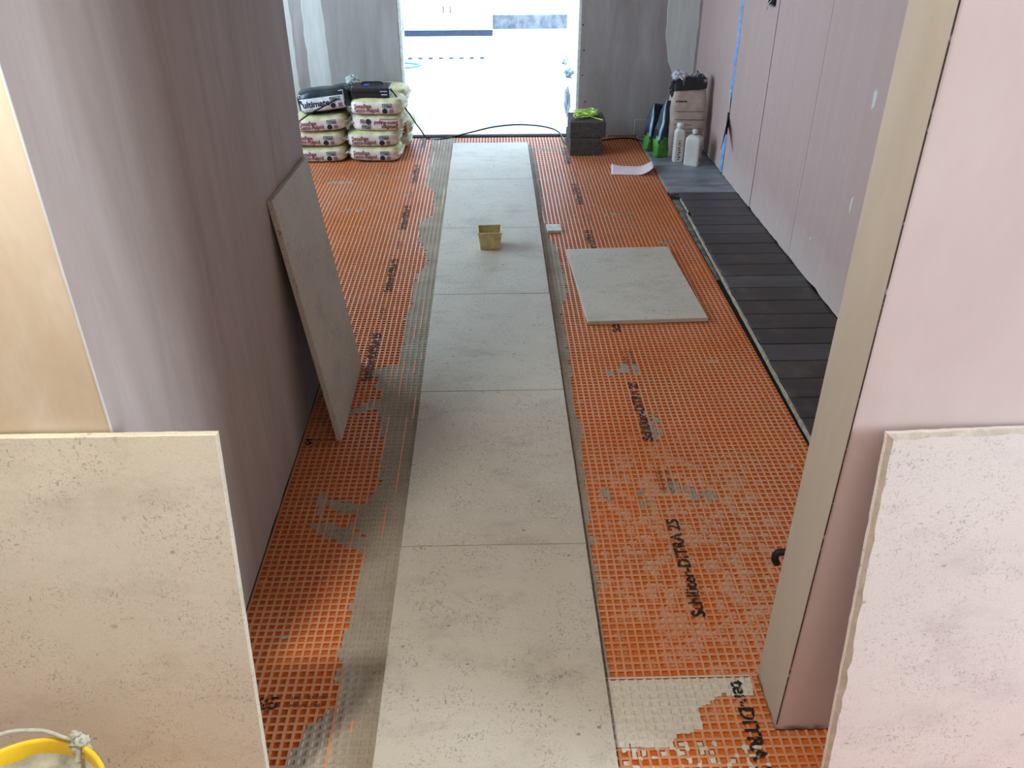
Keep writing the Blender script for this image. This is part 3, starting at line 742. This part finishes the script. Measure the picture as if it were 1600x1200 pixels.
# ------------------------------------------------------------------ grey blocks and lime netting
M_block = plain('aerated_block', (84, 77, 74), .95, .1, .14, 50, .7)
def rough_block(name, x0, x1, y0, y1, z0, z1, loc, rz, seed):
    bm = bmesh.new(); bbox(bm, x0, x1, y0, y1, z0, z1, .003)
    bmesh.ops.subdivide_edges(bm, edges=[e for e in bm.edges if e.calc_length() > .02], cuts=7, use_grid_fill=True)
    for v in bm.verts: v.co += Vector((N3(v.co.x*30, v.co.y*30, v.co.z*30+seed), N3(v.co.x*30+9, v.co.y*30, v.co.z*30), N3(v.co.x*30, v.co.y*30+7, v.co.z*30+seed)))*.002
    o = mkbm(name, bm, M_block); o.location = loc; o.rotation_euler = (0, 0, rz); return o
o = rough_block('concrete_block', 0, .235, 0, .36, 0, .122, (.574, 6.17, ZM+.001), .01, 1); tag(o, 'lower grey aerated concrete block on the membrane by the doorway', 'block')
o = rough_block('concrete_block', 0, .262, 0, .30, 0, .115, (.572, 6.20, ZM+.124), -.02, 5); tag(o, 'upper grey aerated concrete block with the lime string on it', 'block')
pts = []; random.seed(5)
for k in range(70):
    t = k*.62; r = .050+.026*math.sin(k*1.7); pts.append((.70+1.35*r*math.cos(t)+random.uniform(-.008, .008), 6.33+r*math.sin(t*1.08)+random.uniform(-.01, .01), ZM+.243+max(0, .036*math.exp(-((k % 23)-10)**2/40))+random.uniform(0, .016)))
pts += [(.79, 6.26, ZM+.245), (.815, 6.23, ZM+.244)]
o = tube('lime_string', pts, .0042, plain('lime_green_string', (206, 240, 120), .6), None, 6, 4); tag(o, 'tangled lime green string lying on the grey blocks', 'string')

# paper sheet
n1_, n2_ = 16, 10; V = []
M_paper = NM('printed_pink_paper', .7, .2); tx = M_paper.sep(1)
wv = M_paper.n.new('ShaderNodeMath'); wv.operation = 'SINE'; M_paper.link(M_paper.mul(tx, 420), wv.inputs[0])
lines = M_paper.mul(M_paper.bw(wv.outputs[0], .2, .6), M_paper.bw(M_paper.noise(60, 2), .42, .5))
M_paper.base(M_paper.mix(M_paper.mul(lines, .3), (226, 200, 200), (150, 120, 130)))
for j in range(n2_+1):
    for i in range(n1_+1):
        u_, v_ = i/n1_, j/n2_; z = .004+.055*max(0, (u_-.62)/.38)**2*(1-.2*v_)+.014*max(0, (.22-u_)/.22)*v_+.004*math.sin(v_*3)
        V.append((u_*.290-.012*max(0, (u_-.7)), v_*.205, z))
Fc = [(j*(n1_+1)+i, j*(n1_+1)+i+1, (j+1)*(n1_+1)+i+1, (j+1)*(n1_+1)+i) for j in range(n2_) for i in range(n1_)]
o = mk('paper_sheet', V, Fc, M_paper.m, smooth=True); sol = o.modifiers.new('s', 'SOLIDIFY'); sol.thickness = .0006
o.location = (.822, 5.705, ZM); o.rotation_euler = (0, 0, -.12); tag(o, 'curling sheet of printed paper on the membrane near the far right corner', 'paper')

# ------------------------------------------------------------------ corner sacks and jugs
M_sackp = plain('greige_sack_paper', (186, 168, 158), .75, .2, .06, 14, .5)
M_liner = plain('dark_liner', (32, 36, 42), .35, .5, .2, 16, .8)
def tall_sack(name, wd, dp, ht, seed, mats, root, topf, split=None, nl=16, ns=32):
    V = []; Fc = []; fm = []
    for j in range(nl+1):
        t = j/nl
        wv_ = wd*(.90+.14*math.sin(PI*min(t*1.1, 1))) if t < .95 else wd*.96
        dv = dp*(.75+.35*math.sin(PI*min(t*1.05, 1)))
        for k in range(ns):
            a_ = 2*PI*k/ns; c, s = math.cos(a_), math.sin(a_); e = .42
            x = wv_/2*math.copysign(abs(c)**e, c); y = dv/2*math.copysign(abs(s)**e, s)
            z = t*(ht+topf(x/wd, y/dp)); q = 1+.05*N3(x*12+seed, y*12, z*8)+.03*N3(x*30+seed, y*30, z*22)
            V.append((x*q, y*q, z))
    for j in range(nl):
        for k in range(ns):
            Fc.append((j*ns+k, j*ns+(k+1) % ns, (j+1)*ns+(k+1) % ns, (j+1)*ns+k)); fm.append(split((j+.5)/nl, k) if split else 0)
    Fc.append(tuple(range(ns))[::-1]); fm.append(0)
    return V, Fc, fm
sk = empty('paper_sack', (1.395, 6.13, -.018), 'tall open greige paper sack standing in the far right corner', 'sack', rz=.05); sk.rotation_euler = (-.07, .03, .05)
V, Fc, fm = tall_sack('body', .262, .15, .505, 2, None, sk, lambda x, y: .055*(x+.1)+(-.018 if abs(x) < .25 else .012))
o = mk('body', V, Fc, M_sackp, sk, smooth=True); m_ = o.modifiers.new('s', 'SOLIDIFY'); m_.thickness = .002
V = []; Fc = []; ns = 28; rings = [(.98, .470, 0), (.99, .515, .016), (.72, .555, .02), (.45, .52, .02), (.2, .50, .01)]
for (r, z, am) in rings:
    for k in range(ns):
        a_ = 2*PI*k/ns; c, s = math.cos(a_), math.sin(a_)
        V.append((.126*r*math.copysign(abs(c)**.5, c), .066*r*math.copysign(abs(s)**.5, s), z+.05*(.26*r*c)+am*N3(c*3, s*3, z*20)*2.4))
for j in range(len(rings)-1):
    for k in range(ns): Fc.append((j*ns+k, j*ns+(k+1) % ns, (j+1)*ns+(k+1) % ns, (j+1)*ns+k))
Fc.append(tuple(range((len(rings)-1)*ns, len(rings)*ns))); mk('liner', V, Fc, M_liner, sk)
crumple('crumpled_paper', (-.075, .0, .555), .042, 7, plain('white_crumpled_paper', (196, 196, 204), .6), (1.1, .8, .9), .5, 3, sk)
crumple('crumpled_paper', (.050, .0, .560), .030, 12, plain('grey_crumpled_paper', (150, 150, 156), .6), (1.2, .8, .6), .5, 3, sk)
crumple('liner_fold', (-.12, -.02, .475), .026, 15, M_liner, (.8, .7, 2.0), .4, 3, sk)
tb = [(-.10, .115, .325, .328), (-.10, .12, .268, .272), (-.10, .03, .235, .238)]+[(-.10, .06 if k % 2 else .11, .205-k*.026, .2075-k*.026) for k in range(7)]
V = []; Fc = []
for x0, x1, z0, z1 in tb:
    i = len(V); nseg = 8
    for s_ in range(nseg+1):
        x = x0+(x1-x0)*s_/nseg; V += [(x, -.0880+.0, z0), (x, -.0880, z1)]
    for s_ in range(nseg): Fc.append((i+2*s_, i+2*s_+2, i+2*s_+3, i+2*s_+1))
for (xa, xb_, za) in ((-.10, -.088, .388), (-.084, -.045, .389), (-.042, -.02, .389)):
    i = len(V); V += [(xa, -.088, za), (xb_, -.088, za), (xb_, -.088, za+.010), (xa, -.088, za+.010)]; Fc.append((i, i+1, i+2, i+3))
pr_ = mk('sack_print', V, Fc, plain('sack_brown_print', (70, 58, 58), .7), sk)
# drop the print onto the sack surface
dgp = bpy.context.evaluated_depsgraph_get(); body = o
from mathutils.bvhtree import BVHTree
def conform(print_obj, body_obj, off=.0012):
    bm = bmesh.new(); bm.from_mesh(body_obj.data); bv = BVHTree.FromBMesh(bm)
    for v in print_obj.data.vertices:
        h = bv.ray_cast(Vector((v.co.x, -.5, v.co.z)), Vector((0, 1, 0)))
        if h[0]: v.co.y = h[0].y-off
    bm.free()
conform(pr_, o, .0022)
M_green = plain('sack_green', (84, 150, 60), .5, .4, .15, 12); M_navy = plain('sack_navy', (30, 40, 58), .4, .5, .15, 12); M_sky = plain('sack_pale_blue', (150, 180, 200), .4, .5, .1)
def green_sack(loc, rz, ry, ht, wd, seed, label):
    r = empty('plastic_sack', loc, label, 'sack', rz=rz); r.rotation_euler = (-.04, ry, rz)
    V, Fc, fm = tall_sack('body', wd, .085, ht, seed, None, r, lambda x, y: 0, lambda t, k: (2 if 17 <= k <= 19 and t > .32 else (0 if t < .30+.05*math.sin(k*.9) else 1)))
    V = [(x*(1-.18*max(0, (z/ht-.75)/.25)**2)+.012*N3(z*14, seed, x*9), y*(1-.75*max(0, (z/ht-.6)/.4)**1.5)+.012*N3(z*11, seed+4, x*14), z) for x, y, z in V]
    Fc.append(tuple(range(16*32, 17*32))); fm.append(2)
    ob = mk('body', V, Fc, [M_green, M_navy, M_sky], r, fm, smooth=True)
    V = []; Fc = []
    for k in range(7):
        z = ht*(.40+.055*k); V += [(-.004, -.2, z), (.014+.003*(k % 3), -.2, z), (.014+.003*(k % 3), -.2, z+ht*.035), (-.004, -.2, z+ht*.035)]; Fc.append(tuple(range(4*k, 4*k+4)))
    p = mk('sack_print', V, Fc, M_sky, r); conform(p, ob, .0015)
    return r
green_sack((1.232, 6.10, -.018), .45, .17, .40, .13, 5, 'green and navy plastic sack tucked against the left side of the paper sack')
green_sack((1.182, 6.27, -.018), .5, .22, .34, .13, 9, 'second green sack, half hidden behind the green and navy one')
M_jug = plain('white_jug_plastic', (214, 208, 200), .4, .5, .03, 10); M_cap = plain('white_cap', (225, 224, 224), .4); M_rring = plain('red_ring', (150, 30, 40), .4); M_lab = plain('jug_label_dark', (50, 38, 32), .6); M_or = plain('jug_label_orange', (190, 120, 60), .6)
def jug(loc, rz, wd, dp, ht, label, kind):
    r = empty('plastic_jug', loc, label, 'jug', rz=rz)
    prof = [(.94, 0), (1, .01), (1, ht*.74), (.96, ht*.79), (.72, ht*.85), (.36, ht*.88), (.34, ht*.90)]; ns = 32; V = []; Fc = []
    for j, (s_, z) in enumerate(prof):
        for k in range(ns):
            a_ = 2*PI*k/ns; c, s = math.cos(a_), math.sin(a_); e = .30 if j < 4 else (.6 if j < 5 else 1)
            hx, hy = (wd/2*s_, dp/2*s_) if j < 5 else (min(wd, dp)/2*s_,)*2
            V.append((hx*math.copysign(abs(c)**e, c), hy*math.copysign(abs(s)**e, s), z))
    for j in range(len(prof)-1):
        for k in range(ns): Fc.append((j*ns+k, j*ns+(k+1) % ns, (j+1)*ns+(k+1) % ns, (j+1)*ns+k))
    Fc += [tuple(range(ns))[::-1], tuple(range((len(prof)-1)*ns, len(prof)*ns))]
    mk('body', V, Fc, M_jug, r, smooth=False)
    rr = min(wd, dp)*(.20 if kind else .34)
    if kind: lathe('tamper_ring', [(rr*1.02, 0), (rr*1.08, .003), (rr*1.02, .007)], M_rring, r, 24, (0, 0, ht*.89))
    lathe('cap', [(rr, 0), (rr*1.12, .002), (rr*1.12, ht*.10), (rr*1.0, ht*.115)], M_cap, r, 24, (0, 0, ht*.885+(.006 if kind else 0)))
    yf = -dp/2-.0008
    rj = random.Random(4)
    if kind:
        xs = wd/2+.0008
        for q, (y_, z_, w_, h_) in enumerate(((-.01, .05, .016, .03), (.008, .09, .014, .022), (-.012, .12, .012, .030), (.012, .14, .016, .012))):
            mk('label_mark', [(xs, y_-w_/2, z_-h_/2), (xs, y_+w_/2, z_-h_/2), (xs, y_+w_/2, z_+h_/2), (xs, y_-w_/2, z_+h_/2)], [(0, 1, 2, 3)], M_lab, r)
        V, Fc = frame(-.028, .028, .03, .17, .003); mk('label', [(xs, v.x, v.y) for v in V], Fc, M_lab, r)
    else:
        for q in range(9):
            z_ = .02+.016*q; x_ = .004*math.sin(q*2.3); w_ = .014+.008*abs(math.sin(q*1.7)); h_ = .010
            mk('label_mark', [(x_-w_/2, yf, z_), (x_+w_/2, yf, z_+.002), (x_+w_/2-.003, yf, z_+h_), (x_-w_/2+.002, yf, z_+h_-.002)], [(0, 1, 2, 3)], M_or if q in (6, 8) else M_lab, r)
    return r
jug((1.425, 5.90, -.018), -.50, .108, .085, .245, 'squat white plastic jug with red cap ring in front of the paper sack', 1)
jug((1.335, 5.985, -.018), .05, .068, .065, .275, 'slim white bottle with dark lettering behind the squat jug', 0)

# ------------------------------------------------------------------ right wall extras
M_blue = plain('blue_tape', (126, 164, 220), .45, .4, .1, 20, .5); M_foil = plain('pale_foil', (176, 204, 220), .3, .6, .15, 20, .8)
def vstrip(name, fx, fy_, wdt, z0, z1, mat, parent, n=24, th=.002):
    V = []
    for j in range(n+1):
        z = z0+(z1-z0)*j/n; x = fx(z); y = fy_(z); w_ = wdt(z)
        V += [(x, y, z), (x-.012, y+w_, z), (x-.012-th, y+w_, z), (x-th, y, z)]
    Fc = [(0, 1, 2, 3), tuple(n*4+i for i in (3, 2, 1, 0))]
    for j in range(n):
        for i in range(4): Fc.append((4*j+i, 4*j+(i+1) % 4, 4*j+4+(i+1) % 4, 4*j+4+i))
    bm = bmesh.new(); vs = [bm.verts.new(v) for v in V]
    for f in Fc: bm.faces.new([vs[i] for i in f])
    return mkbm(name, bm, mat, parent)
xs5 = XW(5.66)
vstrip('blue_tape', lambda z: xs5+.002, lambda z: 5.662+.002*math.sin(z*9), lambda z: .016 if z > .6 else .03, .50, CE-.02, M_blue, wrc)
vstrip('blue_tape', lambda z: xs5+.002, lambda z: 5.668+.004*math.sin(z*20), lambda z: .028, .0, .26, M_blue, wrc)
blob('foil_scrap', 5.70, .05, .022, .05, M_foil, wrc, xs5-.004, 4)
blob('foil_scrap', 5.675, .50, .012, .05, M_foil, wrc, xs5-.006, 6)
box('black_seal', xs5-.006, xs5+.01, 5.655, 5.69, .26, .40, M_black, wrc, .002)
V = [(xs5-.004, 5.655, .38), (xs5-.004, 5.655, .315), (xs5-.045, 5.56, .27), (xs5-.085, 5.47, .215), (xs5-.08, 5.47, .235), (xs5-.04, 5.57, .335)]
V2 = [(x+.004, y+.004, z) for x, y, z in V]; n = 6
mk('black_flap', V+V2, [tuple(range(n)), tuple(range(2*n-1, n-1, -1))]+[(k, (k+1) % n, n+(k+1) % n, n+k) for k in range(n)], M_black, wrc)
xb = XW(5.08); M_metal = plain('galvanised_metal', (96, 100, 108), .4, .5)
sb = box('socket_box', xb-.012, xb+.02, 5.04, 5.15, 1.135, 1.22, M_black, wrc, .003)
box('box_rim', xb-.014, xb-.010, 5.035, 5.155, 1.13, 1.138, M_metal, sb)
tube('wire', [(xb-.01, 5.09, 1.16), (xb-.03, 5.10, 1.13), (xb-.02, 5.12, 1.105)], .003, M_cap, sb, 6)

# ------------------------------------------------------------------ bucket, bottom left
bk = empty('bucket', (-.905, .915, ZM), 'yellow bucket smeared with grey adhesive, only its rim showing bottom left', 'bucket')
M_yb = plain('yellow_bucket_plastic', (238, 196, 40), .4, .5, .04, 10); M_slop = plain('dried_bucket_adhesive', (176, 174, 158), .85, .2, .12, 22, .9)
R0, HB = .168, .325
lathe('body', [(R0*.74, 0), (R0*.76, .004), (R0*.94, HB-.03), (R0*.985, HB-.028), (R0, HB-.012), (R0, HB-.002), (R0*.985, HB), (R0*.955, HB), (R0*.945, HB-.006), (R0*.93, HB-.03), (R0*.75, .012), (.001, .012)], M_yb, bk, 64, cap=True)
# adhesive crust inside the wall and surface
ns = 64; V = []; Fc = []
ringz = [(.952, .315), (.945, .310), (.93, .29), (.86, .27), (.6, .262), (.3, .265), (.02, .262)]
for j, (r, z) in enumerate(ringz):
    for k in range(ns):
        a_ = 2*PI*k/ns; q = 1+(.0 if j > 2 else .0); zz = z+(.010*N3(math.cos(a_)*4, math.sin(a_)*4, j) if j < 3 else .010*N3(math.cos(a_)*r*6, math.sin(a_)*r*6, 3)); V.append((R0*r*math.cos(a_), R0*r*math.sin(a_), min(zz, .322)))
for j in range(len(ringz)-1):
    for k in range(ns): Fc.append((j*ns+k, j*ns+(k+1) % ns, (j+1)*ns+(k+1) % ns, (j+1)*ns+k))
Fc.append(tuple(range((len(ringz)-1)*ns, len(ringz)*ns))); mk('adhesive_crust', V, Fc, M_slop, bk, smooth=True)
ang = math.radians(66)
ex, ey = R0*math.cos(ang), R0*math.sin(ang)
crumple('handle_lug', (ex*.98, ey*.99, HB-.004), .017, 6, M_slop, (1.0, .8, .9), .5, 3, bk)
crumple('handle_lug', (ex*.84, ey*1.05, HB+.012), .009, 16, M_slop, (1.2, .8, .8), .5, 2, bk)
tube('wire_handle', [(ex*.98, ey*.99, HB+.002), (ex*.5, ey*1.03, HB+.010), (-.02, R0*1.0, HB+.020), (-.10, R0*.90, HB+.022), (-.17, R0*.35, HB+.01), (-.168, -.05, HB-.004)], .0042, M_slop, bk, 8)
tube('wire_handle', [(ex*.98, ey*.99, HB-.004), (ex*1.0, ey*.86, HB-.012), (ex*1.03, ey*.8, HB-.02)], .006, M_slop, bk, 8)

# ------------------------------------------------------------------ far room contents
M_unit = plain('white_unit', (232, 232, 230), .5); M_plinth = plain('blue_grey_plinth', (52, 62, 84), .5, .4, .1)
u_ = empty('kitchen_unit', (-.55, 11.43, -.012), 'white cabinet on a blue-grey plinth at the far end of the bright room', 'cabinet')
box('plinth', -.55, .575, .02, .5, 0, .07, M_plinth, u_); box('carcass', -.55, .575, 0, .5, .075, .9, M_unit, u_, .003)
box('door', -.545, .008, -.018, 0, .08, .88, M_unit, u_, .002); box('door', .014, .57, -.018, 0, .08, .88, M_unit, u_, .002)
for x in (-.04, .045): box('handle', x-.006, x+.006, -.034, -.018, .28, .36, M_plinth, u_, .002)
cp_ = empty('castellated_panel', (-.95, 9.93, -.012), 'thin pale panel with a row of notches lying on the far room floor', 'panel')
box('sheet', 0, .86, 0, .5, 0, .012, M_unit, cp_, .002)
for k in range(8): box('stud', .02+k*.115, .068+k*.115, -.030, .0, .0, .022, plain('dark_stud', (70, 76, 84), .7) if k == 0 else bpy.data.materials['dark_stud'], cp_, .003)
M_teal = plain('grey_teal_hose', (96, 130, 140), .5)
o = tube('hose', [(-.95, 9.66, .0), (-.85, 9.62, .0), (-.76, 9.55, .0), (-.85, 9.42, .0), (-.95, 9.40, .0)], .012, M_teal); tag(o, 'short loop of teal hose on the far room floor by the notched panel', 'hose')
o = crumple('rubble_sack', (.640, 7.30, .11), .058, 5, plain('pale_grey_sack', (150, 156, 164), .7), (.45, 1, 1.9), .3); tag(o, 'crumpled pale grey sack just beyond the doorway on the right', 'sack')
o = crumple('rubble_sack', (.79, 8.9, .035), .05, 8, plain('mid_grey_sack', (110, 118, 122), .7), (.9, 1, .8), .4); tag(o, 'small grey sack further back on the right of the bright room', 'sack')
o = crumple('rubble_sack', (.80, 9.6, .04), .055, 9, bpy.data.materials['pale_grey_sack'], (.7, 1, 1.1), .4); tag(o, 'farthest small grey sack on the right of the bright room', 'sack')
